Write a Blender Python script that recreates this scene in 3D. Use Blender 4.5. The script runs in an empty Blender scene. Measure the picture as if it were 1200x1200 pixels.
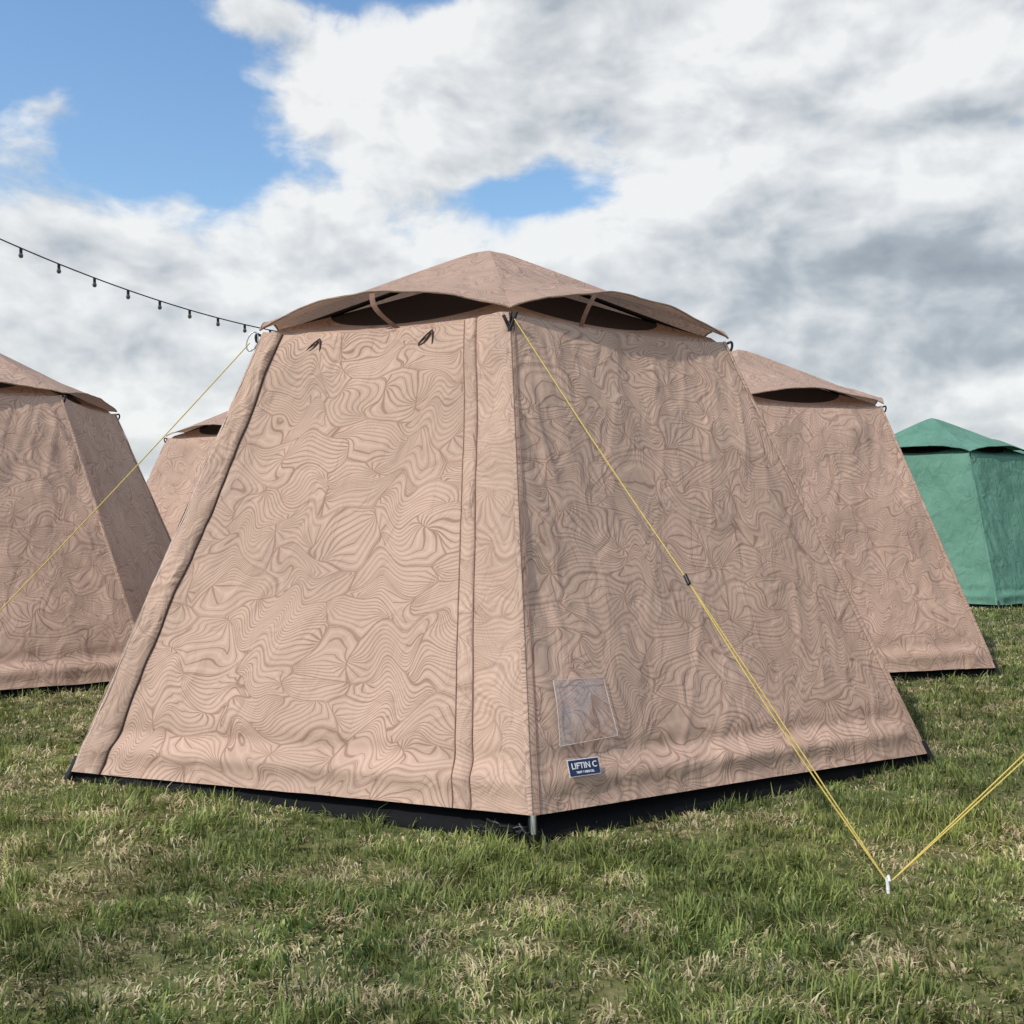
import bpy, math, numpy as np
from mathutils import Vector, Matrix
rng=np.random.default_rng(7)
S=bpy.context.scene
H=1.2
def link(o,parent=None):
    S.collection.objects.link(o)
    if parent is not None: o.parent=parent
    return o
def empty(name,loc=(0,0,0)):
    e=bpy.data.objects.new(name,None); e.location=loc; e.empty_display_size=.3
    return link(e)
# ---------------- noise
_tab=rng.random((256,256))
def vnoise(x,y,seed=0):
    x=np.asarray(x,float)+seed*17.3; y=np.asarray(y,float)+seed*9.1
    xi=np.floor(x).astype(int); yi=np.floor(y).astype(int)
    fx=x-xi; fy=y-yi; fx=fx*fx*(3-2*fx); fy=fy*fy*(3-2*fy)
    g=lambda a,b:_tab[a%256,b%256]
    return (g(xi,yi)*(1-fx)+g(xi+1,yi)*fx)*(1-fy)+(g(xi,yi+1)*(1-fx)+g(xi+1,yi+1)*fx)*fy
def fbm(x,y,seed=0,o=4):
    s=0;a=.5;t=0
    for i in range(o):
        s=s+a*vnoise(x*2**i,y*2**i,seed+i); t+=a; a*=.5
    return s/t
# ---------------- node helpers
class NT:
    def __init__(s,tree): s.t=tree; tree.nodes.clear()
    def n(s,typ,ins=None,**kw):
        nd=s.t.nodes.new(typ)
        for k,v in kw.items(): setattr(nd,k,v)
        if ins:
            for k,v in ins.items(): s.set(nd,k,v)
        return nd
    def set(s,nd,k,v):
        sock=nd.inputs[k]
        if isinstance(v,bpy.types.NodeSocket): s.t.links.new(v,sock)
        else: sock.default_value=v
    def m(s,op,a,b=0.0,c=0.0,clamp=False):
        nd=s.n('ShaderNodeMath',operation=op,use_clamp=clamp)
        s.set(nd,0,a); s.set(nd,1,b); s.set(nd,2,c)
        return nd.outputs[0]
    def vm(s,op,a,b=None,c=None,scale=None):
        nd=s.n('ShaderNodeVectorMath',operation=op)
        s.set(nd,0,a)
        if b is not None: s.set(nd,1,b)
        if c is not None: s.set(nd,2,c)
        if scale is not None: s.set(nd,'Scale',scale)
        return nd.outputs['Value'] if op in('DOT_PRODUCT','LENGTH') else nd.outputs[0]
    def mr(s,v,a,b,c=0.0,d=1.0,smooth=True):
        nd=s.n('ShaderNodeMapRange',interpolation_type='SMOOTHSTEP' if smooth else 'LINEAR')
        for i,x in enumerate((v,a,b,c,d)): s.set(nd,i,x)
        return nd.outputs[0]
    def mix(s,f,a,b,blend='MIX'):
        nd=s.n('ShaderNodeMix',data_type='RGBA',blend_type=blend)
        s.set(nd,0,f); s.set(nd,6,a); s.set(nd,7,b)
        return nd.outputs[2]
def mat(name):
    m=bpy.data.materials.new(name); m.use_nodes=True
    return m,NT(m.node_tree)
def c4(r,g,b): return (r,g,b,1)
def simple(name,col,rough=.6,metal=0,spec=.4,bump=0,scale=40,var=.15):
    m,N=mat(name)
    tc=N.n('ShaderNodeTexCoord')
    no=N.n('ShaderNodeTexNoise',{'Vector':tc.outputs['Object'],'Scale':scale,'Detail':2.0})
    f=N.mr(no.outputs['Fac'],.3,.7,1-var,1+var)
    col_=N.vm('SCALE',col[:3],scale=f)
    b=N.n('ShaderNodeBsdfPrincipled',{'Base Color':col_,'Roughness':rough,'Metallic':metal,'Specular IOR Level':spec})
    if bump:
        bp=N.n('ShaderNodeBump',{'Strength':bump,'Distance':.004,'Height':no.outputs['Fac']})
        N.set(b,'Normal',bp.outputs[0])
    o=N.n('ShaderNodeOutputMaterial',{'Surface':b.outputs[0]})
    return m
def fabric(name,base,line,contrast=.6,pattern=True,transl=0,bump=.5):
    m,N=mat(name)
    uv=N.n('ShaderNodeUVMap',uv_map='UVMap').outputs[0]
    oi=N.n('ShaderNodeObjectInfo')
    off=N.m('MULTIPLY',oi.outputs['Random'],13.0)
    p=N.vm('ADD',uv,off)
    soil=N.n('ShaderNodeTexNoise',{'Vector':p,'Scale':1.5,'Detail':3.0},noise_dimensions='2D')
    if pattern:
        n1=N.n('ShaderNodeTexNoise',{'Vector':p,'Scale':2.4,'Detail':0.0},noise_dimensions='2D').outputs['Color']
        ns=N.n('ShaderNodeSeparateXYZ',{0:n1})
        ps=N.n('ShaderNodeSeparateXYZ',{0:p})
        # S-shaped shears: never fold the plane, so the strands stay hair-like
        ph1=N.m('ADD',N.m('MULTIPLY',ps.outputs[0],14.5),N.m('MULTIPLY',ns.outputs[0],11.0))
        y1=N.m('ADD',ps.outputs[1],N.m('MULTIPLY',N.m('SINE',ph1),.048))
        ph2=N.m('ADD',N.m('MULTIPLY',y1,15.0),N.m('MULTIPLY',ns.outputs[1],9.0))
        x1=N.m('ADD',ps.outputs[0],N.m('MULTIPLY',N.m('SINE',ph2),.048))
        q=N.n('ShaderNodeCombineXYZ',{'X':N.m('MULTIPLY',x1,3.3),'Y':N.m('MULTIPLY',y1,5.7)}).outputs[0]
        v1=N.n('ShaderNodeTexVoronoi',{'Vector':q,'Scale':1.0,'Randomness':.9},voronoi_dimensions='2D',feature='F1')
        v2=N.n('ShaderNodeTexVoronoi',{'Vector':q,'Scale':1.0,'Randomness':.9},voronoi_dimensions='2D',feature='DISTANCE_TO_EDGE')
        loc=N.vm('SUBTRACT',q,v1.outputs['Position'])
        sep=N.n('ShaderNodeSeparateColor',{'Color':v1.outputs['Color']})
        a=N.m('MULTIPLY',N.m('SUBTRACT',sep.outputs[0],.5),1.7)
        nv=N.n('ShaderNodeCombineXYZ',{'X':N.m('SINE',a),'Y':N.m('COSINE',a)}).outputs[0]
        ly=N.vm('DOT_PRODUCT',loc,nv)
        den=N.m('ADD',N.m('MULTIPLY_ADD',N.m('ABSOLUTE',ly),.9,v2.outputs['Distance']),.03)
        t=N.m('MULTIPLY',N.m('DIVIDE',ly,den),4.0)
        d=N.m('PINGPONG',t,.5)
        # constant printed line width: threshold grows where lines bunch up
        th=N.m('MINIMUM',N.m('DIVIDE',.028,den),.19)
        ln=N.m('SUBTRACT',1.0,N.mr(N.m('DIVIDE',d,th),.5,1.7))
        ln=N.m('MULTIPLY',ln,N.mr(soil.outputs['Fac'],.3,.7,.75,1.0))
        edge=N.mr(v2.outputs['Distance'],.003,.018,.9,0.0)
        f=N.m('MULTIPLY',N.m('MAXIMUM',ln,edge),contrast)
        # pale twin stripe between printed lines
        tint=N.mix(N.mr(d,.25,.5),c4(base[0]*.95,base[1]*.94,base[2]*.94),c4(base[0]*1.06,base[1]*1.10,base[2]*1.08))
        col=N.mix(f,tint,c4(*line))
    else:
        big=N.n('ShaderNodeTexNoise',{'Vector':p,'Scale':6.0,'Detail':3.0},noise_dimensions='2D').outputs['Fac']
        col=N.mix(N.m('MULTIPLY',N.mr(big,.35,.7),contrast),c4(*base),c4(*line))
    col=N.vm('SCALE',col,scale=N.mr(soil.outputs['Fac'],.3,.7,.90,1.06))
    wr=N.n('ShaderNodeTexNoise',{'Vector':N.vm('MULTIPLY',p,(8,5,1)),'Scale':1.0,'Detail':4.0,'Distortion':.8},noise_dimensions='2D').outputs['Fac']
    b1=N.n('ShaderNodeBump',{'Strength':bump,'Distance':.03,'Height':wr})
    b=N.n('ShaderNodeBsdfPrincipled',{'Base Color':col,'Roughness':.75,'Specular IOR Level':.25,'Normal':b1.outputs[0]})
    out=b.outputs[0]
    if transl:
        tr=N.n('ShaderNodeBsdfTranslucent',{'Color':col})
        out=N.n('ShaderNodeMixShader',{0:transl,1:b.outputs[0],2:tr.outputs[0]}).outputs[0]
    N.n('ShaderNodeOutputMaterial',{'Surface':out})
    return m
PB=(.535,.365,.278); PL=(.19,.088,.06)
M_pink=fabric('pink_wave_fabric',PB,PL,.62,bump=.5)
M_pink_roof=fabric('pink_roof_fabric',PB,PL,.42,transl=.2,bump=.9)
M_sleeve=fabric('pink_sleeve_fabric',(.53,.362,.275),PL,.36,bump=.8)
M_green=fabric('green_fabric',(.125,.265,.19),(.08,.20,.14),.5,pattern=False,bump=.9)
M_black=simple('black_groundsheet',(.006,.006,.007),.75,spec=.15,scale=25)
M_mesh=simple('vent_mesh',(.030,.018,.015),.8)
M_fit=simple('black_plastic',(.012,.012,.013),.4)
M_strap=simple('strap_webbing',(.30,.17,.13),.8)
M_tie=simple('tie_cord',(.07,.035,.028),.8)
M_metal=simple('galvanised_steel',(.65,.66,.68),.35,metal=.9)
M_rope=simple('yellow_guy_rope',(.60,.45,.11),.6,scale=400,var=.3)
M_navy=simple('navy_label',(.015,.03,.09),.5)
M_white=simple('white_print',(.8,.8,.8),.5)
M_wood=simple('timber_pole',(.2,.13,.08),.8,bump=.4,scale=30)
M_cable=simple('black_cable',(.01,.01,.01),.5)
def pvc():
    m,N=mat('clear_pvc')
    tc=N.n('ShaderNodeTexCoord').outputs['Object']
    no=N.n('ShaderNodeTexNoise',{'Vector':tc,'Scale':9.0,'Detail':3.0,'Distortion':1.0}).outputs['Fac']
    bp=N.n('ShaderNodeBump',{'Strength':.7,'Distance':.03,'Height':no})
    t=N.n('ShaderNodeBsdfTransparent',{'Color':c4(.95,.95,.96)})
    g=N.n('ShaderNodeBsdfGlossy',{'Color':c4(1,1,1),'Roughness':.10,'Normal':bp.outputs[0]})
    d=N.n('ShaderNodeBsdfDiffuse',{'Color':c4(.78,.74,.72)})
    f=N.mr(no,.45,.62,.02,.16)
    a=N.n('ShaderNodeMixShader',{0:f,1:t.outputs[0],2:d.outputs[0]})
    b=N.n('ShaderNodeMixShader',{0:.11,1:a.outputs[0],2:g.outputs[0]})
    N.n('ShaderNodeOutputMaterial',{'Surface':b.outputs[0]}); return m
M_pvc=pvc()
M_pvc_edge=simple('pvc_edge',(.60,.50,.45),.3)
# ---------------- mesh helpers
def grid_mesh(name,P,UV,material,parent,flip=False):
    nu,nv=P.shape[0],P.shape[1]
    verts=P.reshape(-1,3)
    i,j=np.meshgrid(np.arange(nu-1),np.arange(nv-1),indexing='ij')
    a=(i*nv+j).ravel(); b=((i+1)*nv+j).ravel(); c=((i+1)*nv+j+1).ravel(); d=(i*nv+j+1).ravel()
    F=np.stack([a,b,c,d],1)
    if flip: F=F[:,::-1]
    me=bpy.data.meshes.new(name); me.from_pydata(verts.tolist(),[],F.tolist())
    uvl=me.uv_layers.new(name='UVMap')
    if UV is None: UV=P[...,[0,2]]
    uvf=UV.reshape(-1,2)[F.ravel()]
    uvl.data.foreach_set('uv',uvf.ravel().astype(np.float32))
    me.polygons.foreach_set('use_smooth',[True]*len(F))
    me.materials.append(material); me.update()
    return link(bpy.data.objects.new(name,me),parent)
def tube(name,pts,r,material,parent=None,cyclic=False,smooth=False,flat=None):
    cu=bpy.data.curves.new(name,'CURVE'); cu.dimensions='3D'; cu.bevel_depth=r; cu.bevel_resolution=2; cu.use_fill_caps=True
    plist=pts if isinstance(pts[0][0],(tuple,list,Vector,np.ndarray)) else [pts]
    for pp in plist:
        if smooth:
            sp=cu.splines.new('NURBS'); sp.points.add(len(pp)-1); sp.order_u=3; sp.use_endpoint_u=True
        else:
            sp=cu.splines.new('POLY'); sp.points.add(len(pp)-1)
        for k,q in enumerate(pp): sp.points[k].co=(q[0],q[1],q[2],1)
        sp.use_cyclic_u=cyclic
    cu.materials.append(material)
    return link(bpy.data.objects.new(name,cu),parent)
# ---------------- tent
E_Z=.785*H+H; APZ=2.325*H
class Tent:
    def __init__(s,name,B,C,t,zb,fab,roof,sleeve,res=40,detail=False,seed=0,lift=.125):
        s.e=empty(name,(C[0],C[1],0)); s.B=B; s.C=np.array(C); s.seed=seed; s.detail=detail
        s.zb=zb; s.t=t; s.lift=lift
        s.T=[np.array(B[k])+t[k]*(s.C-np.array(B[k])) for k in range(6)]
        s.apex=np.array([C[0],C[1],APZ])
        fabs=fab
        sh=np.array([C[0],C[1],0])
        s.sh=sh
        for k in range(6):
            u=np.linspace(0,1,res); v=np.linspace(0,1,res)
            U,V=np.meshgrid(u,v,indexing='ij')
            P,_=s.W(k,U,V)
            w=s.width(k,V); UV=np.stack([(U-.5)*w+k*3.7,V*2.3],-1)
            grid_mesh('wall_panel_%d'%(k+1),P-sh,UV,fabs,s.e)
            # groundsheet skirt
            u2=np.linspace(-.01,1.01,60); 
            Z=np.array([-.01,.02,.05,.13])
            U2,Z2=np.meshgrid(u2,Z,indexing='ij')
            P2,n2=s.W(k,np.clip(U2,0,1),np.zeros_like(U2),flat=True)
            P2[...,2]=Z2
            offs=np.array([.004,-.006,-.045,-.16])[None,:]+.022*(fbm(u2*9,u2*0+k,seed+3)[:,None]-.5)*np.array([1,1,.2,0])[None,:]
            P2=P2+n2*offs[...,None]*np.array([1,1,0])
            grid_mesh('groundsheet_%d'%(k+1),P2-sh,None,M_black,s.e)
            # roof petal
            P3,UV3=s.roofp(k,32 if detail else 16,28 if detail else 18)
            grid_mesh('roof_panel_%d'%(k+1),P3-sh,UV3,roof,s.e)
            tube('roof_hem_%d'%(k+1),[tuple(q) for q in (P3[:,0]-sh)],.005,sleeve,s.e)
            # inner band + mesh
            u=np.linspace(0,1,30)
            vb=.105+.17*np.abs(2*u-1)**2.2
            rows=np.linspace(0,1,6)
            Pi=np.zeros((30,6,3)); Pm=np.zeros((30,6,3))
            for a,r in enumerate(rows):
                Pi[:,a]=s.inner(k,u,vb*r); Pm[:,a]=s.inner(k,u,vb+(.97-vb)*r)
            # band's bottom row drops behind the wall so no slot shows
            Pi[:,0,2]-=.03
            Pi[:,:,2]+= .016*(fbm(u*7,u*0,seed+k)[:,None]-.5)*np.sin(rows*math.pi)[None,:]
            Pm[:,:,2]-=.004
            UVi=np.stack([u[:,None]*1.2+rows*0, rows[None,:]*.2+u[:,None]*0],-1)
            grid_mesh('inner_roof_band_%d'%(k+1),Pi-sh,UVi,fabs,s.e)
            grid_mesh('vent_mesh_%d'%(k+1),Pm-sh,None,M_mesh,s.e)
            s.sleeve('corner_seam_%d'%(k+1),k,lambda v:1-.014+0*v,lambda v:1.0+0*v,.004,fabs)
            # hook at eave
            T=np.array([*s.T[k],E_Z]); o=(T-s.apex); o[2]=0; o/=np.linalg.norm(o)
            p0=T+o*.01+np.array([0,0,-.01])
            hk=[p0, p0+o*.022+np.array([0,0,.014]), p0+o*.03+np.array([0,0,-.012]), p0+o*.018+np.array([0,0,-.045]),p0+o*.0+np.array([0,0,-.04])]
            tube('eave_hook_%d'%(k+1),[tuple(q-sh) for q in hk],.007,M_fit,s.e,smooth=True)
            tube('roof_pole_%d'%(k+1),[tuple(T-sh+np.array([0,0,-.03])),tuple(s.apex-sh+np.array([0,0,-.07]))],.012,M_fit,s.e)
            Bk=np.array([*B[k],0]); 
            tube('leg_foot_%d'%(k+1),[tuple(Bk-sh+o*.02+np.array([0,0,.0])),tuple(Bk-sh-o*.03+np.array([0,0,.10]))],.018,M_fit,s.e)
    def width(s,k,V):
        a=np.linalg.norm(np.array(s.B[k])-np.array(s.B[(k+1)%6])); b=np.linalg.norm(s.T[k]-s.T[(k+1)%6])
        return a+(b-a)*V
    def W(s,k,U,V,off=0.0,flat=False):
        U=np.asarray(U,float);V=np.asarray(V,float)
        k2=(k+1)%6
        A=np.array([*s.B[k],s.zb[k]]);B=np.array([*s.B[k2],s.zb[k2]])
        At=np.array([*s.T[k],E_Z]);Bt=np.array([*s.T[k2],E_Z])
        U_=U[...,None];V_=V[...,None]
        P=(A*(1-U_)+B*U_)*(1-V_)+(At*(1-U_)+Bt*U_)*V_
        e=(B-A);e/=np.linalg.norm(e); sl=(At+Bt-A-B);sl/=np.linalg.norm(sl)
        n=np.cross(e,sl);n/=np.linalg.norm(n)
        if not flat:
            sd=s.seed*3+k
            d=-.055*np.sin(math.pi*U)*np.sin(math.pi*np.clip(V,0,1))
            win=np.clip(np.minimum(U,1-U)*14,0,1)
            top=1-np.clip(V,0,1)**25
            win=win*top
            amp=1.0 if s.detail else 1.7
            d=d+win*amp*.050*(fbm(U*4,V*3.2,sd,3)-.5)
            edge=np.exp(-U*8)+np.exp(-(1-U)*8)
            d=d+win*amp*edge*.032*(fbm(U*24+V*9,V*6,sd+5,3)-.5)*2
            # tension creases running diagonally from the corners
            rid=1-np.abs(2*vnoise((U-V*.55)*13,(U+V)*1.6,sd+9)-1)
            rid2=1-np.abs(2*vnoise((U+V*.6)*12,(V-U)*1.6,sd+12)-1)
            ca=.009 if s.detail else .015
            d=d+win*ca*(rid**4*vnoise(U*3,V*3,sd+13)**2+rid2**4*vnoise(U*3,V*3,sd+14)**2)
            # hem roll over the floor beam
            d=d+win*(.026*np.exp(-((V-.05)/.020)**2)-.014*np.exp(-((V-.09)/.018)**2))*(.3+1.3*fbm(U*5,U*0+1.7,sd))
            bot=np.exp(-V*22); d=d+win*bot*.012*(fbm(U*22,V*10,sd+2)-.5)*2
            d=d+win*np.exp(-(1-V)*12)*.03*(fbm(U*16,V*4,sd+4)-.5)
            P=P+n*d[...,None]
            P[...,2]-= .035*4*U*(1-U)*V**8
            P[...,2]+= .010*np.sin(math.pi*U)*bot*(fbm(U*6,U*0,sd+8)-.3)
        return P+n*off,np.broadcast_to(n,P.shape)
    def sleeve(s,name,k,f0,f1,h,material,n=9,rows=60,pw=.45):
        v=np.linspace(0,1,rows); a=np.linspace(0,1,n)
        A,V=np.meshgrid(a,v,indexing='ij')
        U=f0(V)*(1-A)+f1(V)*A
        P,nn=s.W(k,U,V)
        prof=(np.sin(math.pi*A)**pw)*h*(1+1.3*(fbm(V*18+A*2,A*3,s.seed+k,3)-.5))+.004
        P=P+nn*prof[...,None]
        UV=np.stack([U*2.2+k*3.7+5,V*2.3],-1)
        return grid_mesh(name,P-s.sh,UV,material,s.e)
    def ridge(s,k,v,dz=0.02,out=.015):
        T=np.array([*s.T[k],E_Z]); o=(T-s.apex);o[2]=0;o/=np.linalg.norm(o)
        T=T+o*out+np.array([0,0,dz])
        v=v[...,None]
        P=T*(1-v)+s.apex*v
        P=P+np.array([0,0,1])*(.008*np.sin(math.pi*v)-.018*np.exp(-((1-v)/.05)**2))
        return P
    def roofp(s,k,nu,nv):
        u=np.linspace(0,1,nu*2);v=np.linspace(0,1,nv)**1.0
        U,V=np.meshgrid(u,v,indexing='ij')
        A=s.ridge(k,V);B=s.ridge((k+1)%6,V)
        P=A*(1-U[...,None])+B*U[...,None]
        arch=(4*U*(1-U))
        P[...,2]+=s.lift*arch**.9*(1-V)**2.1
        P[...,2]-=.035*arch*np.sin(math.pi*V)**1.5
        P[...,2]+=(.045*(fbm(U*4+V*3,V*5,s.seed+k+20,3)-.5)*np.minimum(1,arch*3)*(1-V))
        rd=1-np.abs(2*vnoise(U*9+V*2,V*2.5,s.seed+k+30)-1)
        P[...,2]+=.014*(rd**3)*np.minimum(1,arch*3)*(1-V)*np.minimum(1,V*4+.25)
        mid=(s.T[k]+s.T[(k+1)%6])/2-s.C; mid/=np.linalg.norm(mid)
        P[...,:2]+=(mid*.03)[None,None,:]*(arch*(1-V)**3)[...,None]
        w=s.width(k,np.ones_like(V))*(1-V)
        return P,np.stack([(U-.5)*w+k*2.3,V*1.3+9],-1)
    def inner(s,k,u,v):
        k2=(k+1)%6
        A=np.array([*s.T[k],E_Z]);B=np.array([*s.T[k2],E_Z])
        ap=s.apex+np.array([0,0,-.16])
        base=A*(1-u[:,None])+B*u[:,None]; base[:,2]-=.035*4*u*(1-u)
        v=np.asarray(v)
        return base*(1-v[:,None])+ap*v[:,None]
def hexa(C,ang,s=1.9*H):
    return [(C[0]+s*math.cos(math.radians(ang+60*k)),C[1]+s*math.sin(math.radians(ang+60*k))) for k in range(6)]
tents=[]
F=np.array([.065,3.16])*H; R=np.array([1.715,4.22])*H; L=np.array([-1.69,3.93])*H
C0=L+R-F; f=F-C0; r=R-C0
Bm=[tuple(C0+f),tuple(C0+r),tuple(C0+r-f),tuple(C0-f),tuple(C0-r),tuple(C0+f-r)]
main=Tent('camping_tent',Bm,(-.115*H,5.0*H),[.40,.42,.41,.41,.41,.40],[.10,.04,.04,.04,.04,.035],M_pink,M_pink_roof,M_sleeve,res=170,detail=True,seed=1)
tents.append(main)
for i,(C,ang,g) in enumerate([((1.75,7.92),-43.7,0),((-3.9,7.0),-25,0),((-2.35,10.5),-150.7,0),((5.45,13.3),-91,1),((7.9,16.8),-80,1),((4.46,3.42),180,0)]):
    C=(C[0]*H,C[1]*H)
    tt=Tent('camping_tent',hexa(C,ang),C,[.4]*6,[.045]*6,M_green if g else M_pink,M_green if g else M_pink_roof,M_green if g else M_sleeve,res=80,seed=i+2,lift=.05 if i==1 else .10)
    tents.append(tt)
# --- main tent details
sh=main.sh
main.sleeve('door_edge_sleeve',5,lambda v:.002+0*v,lambda v:.070+.018*v,.022,M_sleeve,n=15,rows=130,pw=.35)
main.sleeve('zip_band',5,lambda v:.855-.02*v,lambda v:.885-.01*v,.008,M_sleeve,rows=130)
main.sleeve('pole_sleeve',5,lambda v:.888-.008*v,lambda v:.996+0*v,.015,M_sleeve,n=13,rows=130)
def wallpt(k,u,v,off=0):
    P,n=main.W(k,np.array([u]),np.array([v]),off); return P[0]-sh,n[0]
for nm,k,u0,u1,o in [('seam_1',5,.853,.833,.004),('seam_2',5,.886,.878,.006),('seam_4',0,.012,.012,.004)]:
    pts=[tuple(wallpt(k,u0+(u1-u0)*v,v,o)[0]) for v in np.linspace(0,1,60)]
    tube(nm,pts,.0022,M_strap,main.e)
pts=[tuple(wallpt(5,.072+.018*v,v,.004)[0]) for v in np.linspace(0,1,60)]
tube('door_zip_shadow',pts,.0045,M_tie,main.e)  # dark cord: zip line that also draws the sleeve's shadow on the door
pts=[tuple(wallpt(5,.014+.001*v,v,.024)[0]) for v in np.linspace(0,1,90)]
tube('sleeve_piping',pts,.0022,simple('pale_piping',(.70,.60,.52),.7),main.e)
def strap(name,k,u,du,material=M_strap,w=.03):
    P3,_=main.roofp(k,24,18)
    top=P3[int(round(u*47)),0]; low=main.inner(k,np.array([u+du]),np.array([.03]))[0]
    mid=(main.T[k]+main.T[(k+1)%6])/2-main.C; mid/=np.linalg.norm(mid); o=np.array([mid[0],mid[1],0])
    tv=np.array([-o[1],o[0],0])
    a=np.linspace(0,1,12)[:,None]
    c=top*(1-a)+low*a+o*.03*np.sin(a*math.pi)-tv*0.03*np.sin(a*math.pi)
    P=np.stack([c-tv*w*.5-np.array([0,0,.003]),c+tv*w*.5],1)
    grid_mesh(name,P-sh,None,material,main.e)
strap('vent_strap_1',5,.49,.07); strap('vent_strap_2',0,.33,-.02); strap('vent_strap_3',1,.5,.05)
for i,u in enumerate([.25,.70]):
    p,n=wallpt(5,u,.985,.01); e,_=wallpt(5,u+.02,.985,.01); e=(e-p)/np.linalg.norm(e-p)
    d=np.array([0,0,-1])
    pts=[[tuple(p+e*.02),tuple(p-e*.02+d*.03+n*.008),tuple(p-e*.06+d*.075+n*.012),tuple(p-e*.01+d*.06+n*.012),tuple(p+e*.01+d*.01)],
         [tuple(p+e*.02),tuple(p+e*.03+d*.06+n*.012),tuple(p+e*.015+d*.11+n*.006),tuple(p+e*.0+d*.15+n*.006)]]
    tube('toggle_tie_%d'%(i+1),pts,.004,M_tie,main.e,smooth=True)
def patch(name,k,u0,u1,v0,v1,off,material,skew=0,nu=10):
    U,V=np.meshgrid(np.linspace(0,1,nu),np.linspace(0,1,nu),indexing='ij')
    uu=u0+(u1-u0)*U-skew*V+.010*V*(1-U); vv=v0+(v1-v0)*V+.008*U*(1-V)
    P,n=main.W(k,uu,vv,off); P=P+n*(.012*np.sin(U*math.pi)*np.sin(V*math.pi))[...,None]
    grid_mesh(name,P-sh,None,material,main.e); return P
Pp=patch('document_pocket',0,.058,.19,.108,.225,.012,M_pvc,skew=.012)
edge=[tuple(q-sh) for q in list(Pp[:,0])+list(Pp[-1,:])+list(Pp[::-1,-1])+list(Pp[0,::-1])]
tube('pocket_edge',edge,.0016,M_pvc_edge,main.e)
def frame(k,u,v,off):
    p,n=wallpt(k,u,v,off); q,_=wallpt(k,u+.05,v,off)
    x=Vector(q-p).normalized(); z=Vector(n).normalized(); y=z.cross(x).normalized(); x=y.cross(z)
    M=Matrix((x,y,z)).transposed().to_4x4(); M.translation=Vector(p); return M
def plate(name,w,h,M,material,z=0):
    me=bpy.data.meshes.new(name); d=.0015
    vs=[(-w/2,-h/2,z-d),(w/2,-h/2,z-d),(w/2,h/2,z-d),(-w/2,h/2,z-d),(-w/2,-h/2,z),(w/2,-h/2,z),(w/2,h/2,z),(-w/2,h/2,z)]
    me.from_pydata(vs,[],[(4,5,6,7),(0,1,5,4),(1,2,6,5),(2,3,7,6),(3,0,4,7)]); me.materials.append(material)
    o=link(bpy.data.objects.new(name,me),main.e); o.matrix_local=M; return o
M=frame(0,.098,.067,.022)
plate('label',.150,.066,M,M_white,0); plate('label_field',.143,.059,M,M_navy,.002)
def text(name,body,size,M,dx,dy):
    c=bpy.data.curves.new(name,'FONT'); c.body=body; c.size=size; c.extrude=.0004; c.align_x='CENTER'; c.align_y='CENTER'
    c.offset=.0006
    c.materials.append(M_white); o=link(bpy.data.objects.new(name,c),main.e); o.matrix_local=M@Matrix.Translation((dx,dy,.0032))
text('label_lettering','LIFTIN C',.032,M,0,.006); text('label_small_print','TENT & HIRE CO.',.011,M,0,-.018)
Fp=np.array([*Bm[0],0])-sh
tube('steel_pole_end',[tuple(Fp+np.array([0.0,-.022,.035])),tuple(Fp+np.array([0,-.012,.105]))],.011,M_metal,main.e)
tube('foot_cap',[tuple(Fp+np.array([.0,-.026,-.01])),tuple(Fp+np.array([0,-.022,.04]))],.017,M_fit,main.e)
pts=[]
for a in range(9):
    b=Fp+np.array([-.05-.02*a,-.01+.008*a,.08-.003*a])
    pts.append([tuple(b+rng.normal(0,.018,3)*np.array([1,.5,.7])+np.array([q*.02,-.02*math.sin(q),-q*.013])) for q in range(5)])
tube('strap_tangle',pts,.005,M_fit,main.e,smooth=True)
# ---------------- guy ropes
def guy(name,a,b,s=.545):
    a=np.array(a);b=np.array(b);e=empty(name,tuple(a))
    m=a+(b-a)*s
    d=(b-a)/np.linalg.norm(b-a); sd=np.cross(d,[0,0,1]); sd/=np.linalg.norm(sd)
    sag=lambda p,q,off:[tuple(p+(q-p)*t+np.array([0,0,-.012*math.sin(math.pi*t)])+sd*off*math.sin(math.pi*min(1,t*1.0+.0))-a) for t in np.linspace(0,1,14)]
    tube('line',sag(a,m,0),.0028,M_rope,e)
    tube('line_double_1',sag(m,b,.013),.0026,M_rope,e); tube('line_double_2',sag(m-d*.02,b,-.015),.0026,M_rope,e)
    tube('slider',[tuple(m-a-d*.022-sd*.006),tuple(m-a+d*.022+sd*.006)],.0085,M_fit,e)
    return e
peg=np.array([1.22,3.33,.02])
T0=np.array([*main.T[0],E_Z-.04]); T5=np.array([*main.T[5],E_Z-.03])
guy('guy_rope',T0+np.array([.02,-.05,0]),peg)
guy('guy_rope',T5+np.array([-.06,-.03,-.02]),(-2.9,4.3,.02),.74)
guy('guy_rope',np.array([*tents[6].T[0],E_Z-.04]),peg+np.array([.012,0,0]),.35)
tube('carabiner',[tuple(T5-sh+np.array([-.02-.03*math.cos(a)-.03,-.02,-.01+.045*math.sin(a)-.02*math.cos(a)])) for a in np.linspace(0,2*math.pi,14)[:-1]],.004,M_metal,main.e,cyclic=True)
tube('eave_knot',[[tuple(T0-sh+np.array([-.03+.01*q,-.035-.006*(q%2),.02-.022*q])) for q in range(4)],[tuple(T0-sh+np.array([.03-.012*q,-.04,.035-.03*q])) for q in range(4)]],.008,M_fit,main.e,smooth=True)
def pegobj(p):
    e=empty('tent_peg',(p[0],p[1],0))
    tube('shaft',[(0,-.012,-.02),(0,0.0,.035)],.006,M_white,e)
    tube('hook',[(0,0,.03),(0.0,-.012,.042),(0,-.022,.028)],.005,M_white,e)
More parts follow.
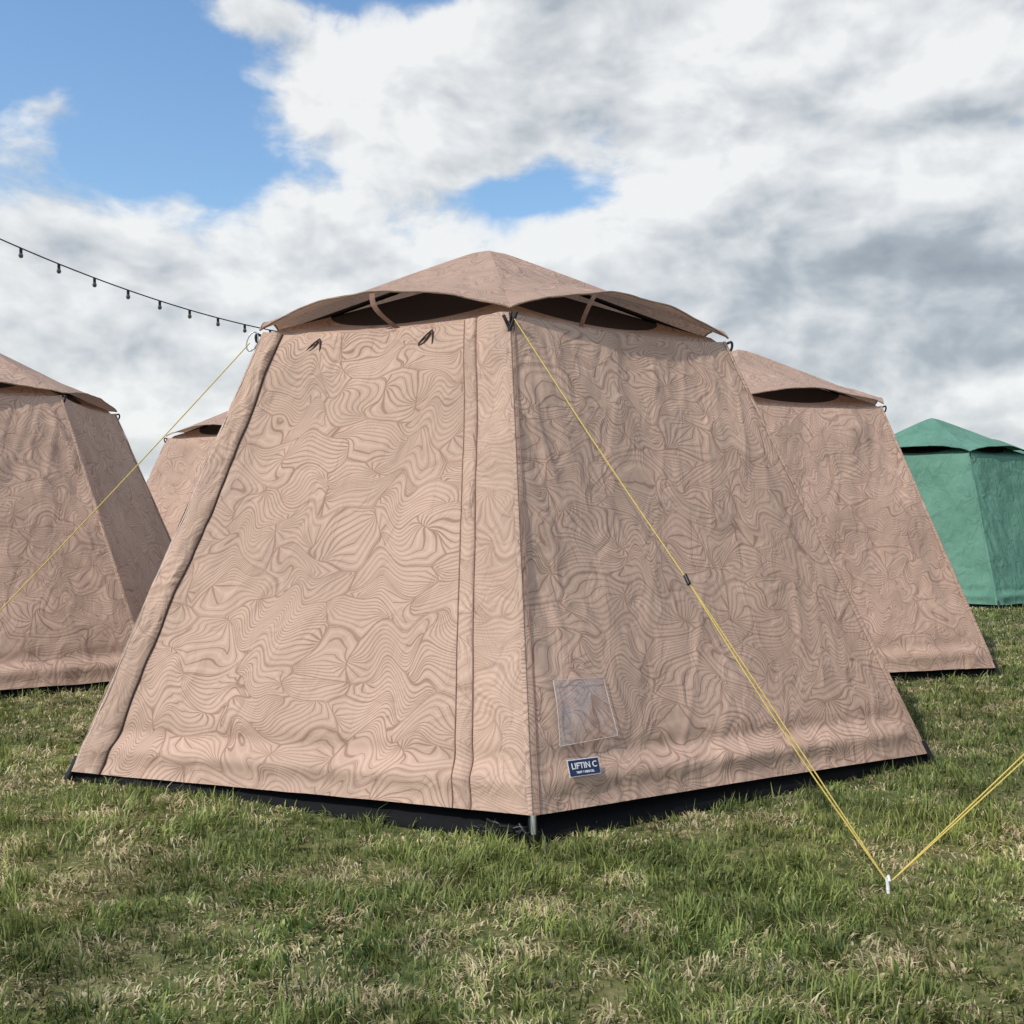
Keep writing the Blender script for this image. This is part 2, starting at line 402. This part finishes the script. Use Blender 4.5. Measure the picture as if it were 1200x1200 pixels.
pegobj(peg); pegobj((-2.9,4.3))
# ---------------- string lights
e=empty('string_lights',(0,0,0))
P0=np.array([-4.5,5.5]);P1=np.array([-.75,10.8])
cz=lambda s:3.617-2.40*s+1.85*s*s
cp=lambda s:np.array([*(P0+(P1-P0)*s),cz(s)])
tube('cable',[tuple(cp(s)) for s in np.linspace(0,1,60)],.005,M_cable,e)
Mg=simple('bulb_glass',(.10,.09,.08),.15,spec=.6)
s_=.038
while s_<1:
    p=cp(s_)
    tube('socket',[tuple(p),tuple(p-np.array([0,0,.032]))],.011,M_cable,e)
    bm=bpy.data.meshes.new('bulb')
    vs=[];fs=[];prof=[(.008,0),(.014,-.012),(.017,-.023),(.013,-.034),(.003,-.039)]
    for rr,z in prof:
        for q in range(8): vs.append((rr*math.cos(q*math.pi/4),rr*math.sin(q*math.pi/4),z))
    for a in range(4):
        for q in range(8): fs.append((a*8+q,a*8+(q+1)%8,(a+1)*8+(q+1)%8,(a+1)*8+q))
    bm.from_pydata(vs,[],fs); bm.materials.append(Mg)
    o=link(bpy.data.objects.new('bulb',bm),e); o.location=tuple(p-np.array([0,0,.030]))
    s_+=.043
for P,z in ((P0,3.75),(P1,3.2)):
    pe=empty('wooden_pole',(P[0],P[1],0))
    tube('post',[(0,0,-.1),(0,0,z)],.045,M_wood,pe); tube('hook',[(0,0,z-.12),(.06,0,z-.1),(.07,0,z-.05)],.008,M_metal,pe)
# ---------------- ground
def gheight(x,y): return .03*(fbm(x*.9,y*.9,40,3)-.5)+.014*(fbm(x*5,y*5,44,2)-.5)-.006
def ground():
    a=[0.];v=0.;st=.08
    while v<900: 
        v+=st; a.append(v); 
        if v>10: st*=1.25
    a=np.array(a)
    xs=np.concatenate([-a[::-1][:-1],a]); ys=xs+4
    X,Y=np.meshgrid(xs,ys,indexing='ij')
    Z=gheight(X,Y)*np.clip(1-(np.hypot(X,Y)-12)/20,0,1)
    P=np.stack([X,Y,Z],-1)
    m,N=mat('turf')
    tc=N.n('ShaderNodeTexCoord').outputs['Object']
    n1=N.n('ShaderNodeTexNoise',{'Vector':tc,'Scale':1.1,'Detail':4.0,'Roughness':.6}).outputs['Fac']
    n2=N.n('ShaderNodeTexNoise',{'Vector':tc,'Scale':14.0,'Detail':4.0,'Roughness':.7}).outputs['Fac']
    col=N.mix(N.mr(n1,.35,.65),c4(.075,.10,.03),c4(.145,.145,.055))
    col=N.mix(N.mr(n2,.50,.7),col,c4(.23,.195,.10))
    col=N.mix(N.mr(n2,.50,.32),col,c4(.032,.034,.014))
    b=N.n('ShaderNodeBsdfPrincipled',{'Base Color':col,'Roughness':.95,'Specular IOR Level':.1})
    N.n('ShaderNodeOutputMaterial',{'Surface':b.outputs[0]})
    grid_mesh('ground',P,None,m,None)
ground()
# ---------------- grass (one mesh)
def inside(x,y,poly,shrink):
    c=np.mean(poly,0); q=[(np.array(p)-c)*(1-shrink)+c for p in poly]
    ok=np.ones_like(x,bool)
    for a in range(6):
        A,B=q[a],q[(a+1)%6]
        ok&=((B[0]-A[0])*(y-A[1])-(B[1]-A[1])*(x-A[0]))>0
    return ok
def grass():
    near=9800; y0=1.9;y1=19.
    ds=np.linspace(y0,y1,2000)
    dens=near*np.minimum(1,(3.2/ds))**1.8; wid=1.25*ds+.5
    cdf=np.cumsum(dens*wid)*(ds[1]-ds[0]); n=int(cdf[-1]); 
    y=np.interp(rng.random(n)*cdf[-1],cdf,ds); x=(rng.random(n)-.5)*(1.25*y+.5)
    keep=np.ones(n,bool); nearb=np.zeros(n,bool)
    for t in tents:
        keep&=~inside(x,y,t.B,.003)
    nearb=inside(x,y,main.B,-.035)
    tall=fbm(x*3.1,y*3.1,60,3)
    dry=.45*fbm(x*1.3,y*1.9,70,4)+.55*fbm(x*6.5,y*7.5,75,3)
    tuft=vnoise(x*11,y*11,80)*.6+vnoise(x*27,y*27,81)*.4
    keep&=(rng.random(n)<.02+1.7*tuft)
    x,y,tall,dry,tuft,nearb=[q[keep] for q in (x,y,tall,dry,tuft,nearb)]; n=len(x)
    sc=np.maximum(1,y/4.0)
    isdry=rng.random(n)<np.clip((dry-.48)*6+.20,.07,.82)
    ht=(.014+.024*np.clip((tall-.32)*1.9,0,1)+.058*tuft**2.3)*rng.uniform(.5,1.4,n)*np.where(isdry,.75,1)
    ht*=np.where(y>6,1.1,1)*np.where(nearb,.8,1)
    lg=rng.random(n)<.008; ht=np.where(lg,ht*1.8,ht)
    flat=rng.uniform(.2,1.35,n)+isdry*.6
    ang=fbm(x*1.5,y*1.5,90,2)*7+fbm(x*9,y*9,91,2)*10+rng.normal(0,1.1,n)
    dx=np.cos(ang);dy=np.sin(ang)
    wv=rng.uniform(.0012,.0030,n)*sc**.8
    bro=rng.random(n)<.09*(fbm(x*3,y*3,95,2)>.54); wv=np.where(bro,wv*3.8,wv); ht=np.where(bro,ht*.6,ht)
    z=gheight(x,y)
    ln=ht*1.3
    f2=np.minimum(flat*1.25,1.55)
    lean1=np.sin(flat*.6);  lean2=np.sin(f2)
    px=-dy;py=dx
    tw=rng.uniform(-.9,.9,n); qx=px*np.cos(tw)+dx*np.sin(tw); qy=py*np.cos(tw)+dy*np.sin(tw)
    V=np.zeros((n,5,3),np.float32)
    V[:,0]=np.stack([x-qx*wv,y-qy*wv,z-.004],1);V[:,1]=np.stack([x+qx*wv,y+qy*wv,z-.004],1)
    mx=x+dx*lean1*ln*.55;my=y+dy*lean1*ln*.55;mz=z+np.cos(flat*.6)*ln*.55
    V[:,2]=np.stack([mx+qx*wv*.85,my+qy*wv*.85,mz],1);V[:,3]=np.stack([mx-qx*wv*.85,my-qy*wv*.85,mz],1)
    V[:,4]=np.stack([mx+dx*lean2*ln*.5,my+dy*lean2*ln*.5,mz+np.cos(f2)*ln*.5],1)
    me=bpy.data.meshes.new('grass')
    me.vertices.add(n*5);me.vertices.foreach_set('co',V.ravel())
    base=np.arange(n)*5
    loops=np.stack([base,base+1,base+2,base+3,base+3,base+2,base+4],1).ravel()
    me.loops.add(n*7);me.loops.foreach_set('vertex_index',loops.astype(np.int32))
    me.polygons.add(n*2)
    st=np.stack([np.arange(n)*7,np.arange(n)*7+4],1).ravel()
    me.polygons.foreach_set('loop_start',st.astype(np.int32))
    me.update(calc_edges=True)
    g1=np.array([.125,.175,.042]);g2=np.array([.30,.34,.10]);g3=np.array([.065,.11,.032]);s1=np.array([.68,.60,.37]);s2=np.array([.40,.31,.155])
    a=rng.random(n)[:,None];b=rng.random(n)[:,None]
    col=g1*(1-a)+g2*a; col=np.where(b<.24,g3*(.8+a*.6),col)
    col=np.where(isdry[:,None],s1*(a)+s2*(1-a),col)
    hue=(fbm(x*.8,y*.8,99,3)[:,None]-.5); h2=(fbm(x*5,y*5,98,2)[:,None]-.5)
    col=col*(1+.6*hue+1.0*h2)+np.array([.06,.025,0])*np.clip(hue,0,1)*2
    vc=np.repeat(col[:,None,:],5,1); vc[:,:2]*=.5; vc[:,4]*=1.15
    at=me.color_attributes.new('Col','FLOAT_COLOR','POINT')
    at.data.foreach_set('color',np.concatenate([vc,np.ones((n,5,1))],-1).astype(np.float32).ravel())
    m,N=mat('grass_blades')
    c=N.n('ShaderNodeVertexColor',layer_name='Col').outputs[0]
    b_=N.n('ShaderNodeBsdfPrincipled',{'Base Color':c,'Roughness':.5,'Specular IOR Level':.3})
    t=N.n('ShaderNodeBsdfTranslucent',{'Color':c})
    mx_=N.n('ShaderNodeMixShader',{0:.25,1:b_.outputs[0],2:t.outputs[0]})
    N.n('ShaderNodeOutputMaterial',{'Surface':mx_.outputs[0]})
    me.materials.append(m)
    link(bpy.data.objects.new('grass',me))
    print('blades',n)
grass()
# ---------------- light
sd=Vector((-.55,-.42,.80)).normalized()
sun=bpy.data.lights.new('sun','SUN'); sun.energy=3.0; sun.angle=math.radians(1.0); sun.color=(1,.955,.88)
so=link(bpy.data.objects.new('sun',sun)); so.rotation_euler=sd.to_track_quat('Z','Y').to_euler(); so.location=(-10,-10,20)
elev=math.asin(sd.z); azn=math.atan2(sd.x,sd.y)
w=bpy.data.worlds.new('World'); S.world=w; w.use_nodes=True
N=NT(w.node_tree)
sky=N.n('ShaderNodeTexSky',sky_type='NISHITA',sun_disc=False,sun_elevation=elev,sun_rotation=azn,air_density=1.2,dust_density=.6,ozone_density=1.6)
D=N.n('ShaderNodeTexCoord').outputs['Generated']
sx=N.n('ShaderNodeSeparateXYZ',{0:D})
az=N.m('MULTIPLY',N.m('ARCTAN2',sx.outputs[0],sx.outputs[1]),57.2958)
el=N.m('MULTIPLY',N.m('ARCSINE',sx.outputs[2]),57.2958)
AE=N.n('ShaderNodeCombineXYZ',{'X':az,'Y':el}).outputs[0]
def blobs(lst,acc=0.0):
    for (a,e_,sa,se,amp) in lst:
        p=N.vm('MULTIPLY_ADD',AE,(1/sa,1/se,0),(-a/sa,-e_/se,0))
        g=N.m('POWER',.36788,N.vm('DOT_PRODUCT',p,p))
        acc=N.m('MULTIPLY_ADD',g,amp,acc)
    return acc
Dn=N.vm('MULTIPLY',D,(1,1,1.6))
wn=N.n('ShaderNodeTexNoise',{'Vector':Dn,'Scale':5.0,'Detail':2.0}).outputs['Color']
Dw=N.vm('ADD',Dn,N.vm('SCALE',N.vm('SUBTRACT',wn,(.5,.5,.5)),scale=.08))
def cn(off,sc=6.0,det=7.0,ro=.55):
    return N.n('ShaderNodeTexNoise',{'Vector':N.vm('ADD',Dw,off),'Scale':sc,'Detail':det,'Roughness':ro}).outputs['Fac']
o0=(3.1,1.7,.4)
c1=cn(o0); c2=cn((3.1-.012,1.7,.4+.035),det=4.0)
bias=blobs([(-23.5,25.5,8.0,6.5,-.50),(-17,18.8,4.5,1.8,-.22),(3.2,17.4,5.5,1.1,-.36),(-8,28.4,6,1.3,-.34),
            (-7,22.6,7.5,3.6,.36),(14,22,13,9,.58),(0,9,60,6.3,.40),(-24,14,10,3,.10),(-23.5,20.0,2.6,1.0,.30),(-13.5,25.7,2.4,.9,.20),(-18,16.6,1.2,1.0,.2),(0,21,4,1.5,.22),(24,19.6,3,1.5,.25)],.55)
cov=N.m('MULTIPLY_ADD',N.m('SUBTRACT',c1,.5),1.8,bias)
dens=N.mr(cov,.45,.73)
rel=N.m('MULTIPLY',N.m('SUBTRACT',c1,c2),1.9)
dark=blobs([(21,12.6,11,2.3,-.46),(24,8.6,8,1.4,-.20),(10,20,8,3,-.07),(-24,12.6,5,1.5,-.16),(-17,8.5,12,1.8,-.12),(-24.5,15.0,8,1.2,.12),(-4,14.8,9,1.2,.10),(-6,22,6,2.5,.04)],.87)
c3=cn((7.7,2.2,5.1),3.6,3.0,.5)
sh_=N.m('ADD',N.m('ADD',rel,dark),N.m('MULTIPLY',N.m('SUBTRACT',c3,.5),.58))
ramp=N.n('ShaderNodeValToRGB',{0:sh_})
cr=ramp.color_ramp; cr.elements[0].position=.1; cr.elements[0].color=c4(.24,.28,.33); cr.elements[1].position=1.0; cr.elements[1].color=c4(.90,.91,.91)
x=cr.elements.new(.5); x.color=c4(.41,.46,.51); x=cr.elements.new(.75); x.color=c4(.66,.69,.715)
skc=N.n('ShaderNodeHueSaturation',{'Color':sky.outputs[0],'Saturation':1.15,'Value':1.22}).outputs[0]
bg1=N.n('ShaderNodeBackground',{'Color':skc,'Strength':.145})
bg2=N.n('ShaderNodeBackground',{'Color':ramp.outputs[0],'Strength':1.0})
mx=N.n('ShaderNodeMixShader',{0:N.m('MULTIPLY',dens,.96),1:bg1.outputs[0],2:bg2.outputs[0]})
N.n('ShaderNodeOutputWorld',{'Surface':mx.outputs[0]})
# ---------------- camera
cam=bpy.data.cameras.new('camera'); cam.lens=36; cam.sensor_width=36; cam.shift_y=8/1200; cam.clip_end=3000
co=link(bpy.data.objects.new('camera',cam)); co.location=(0,0,H); co.rotation_euler=(math.pi/2,0,0)
S.camera=co
S.view_settings.view_transform='Standard'; S.view_settings.look='None'; S.view_settings.exposure=0
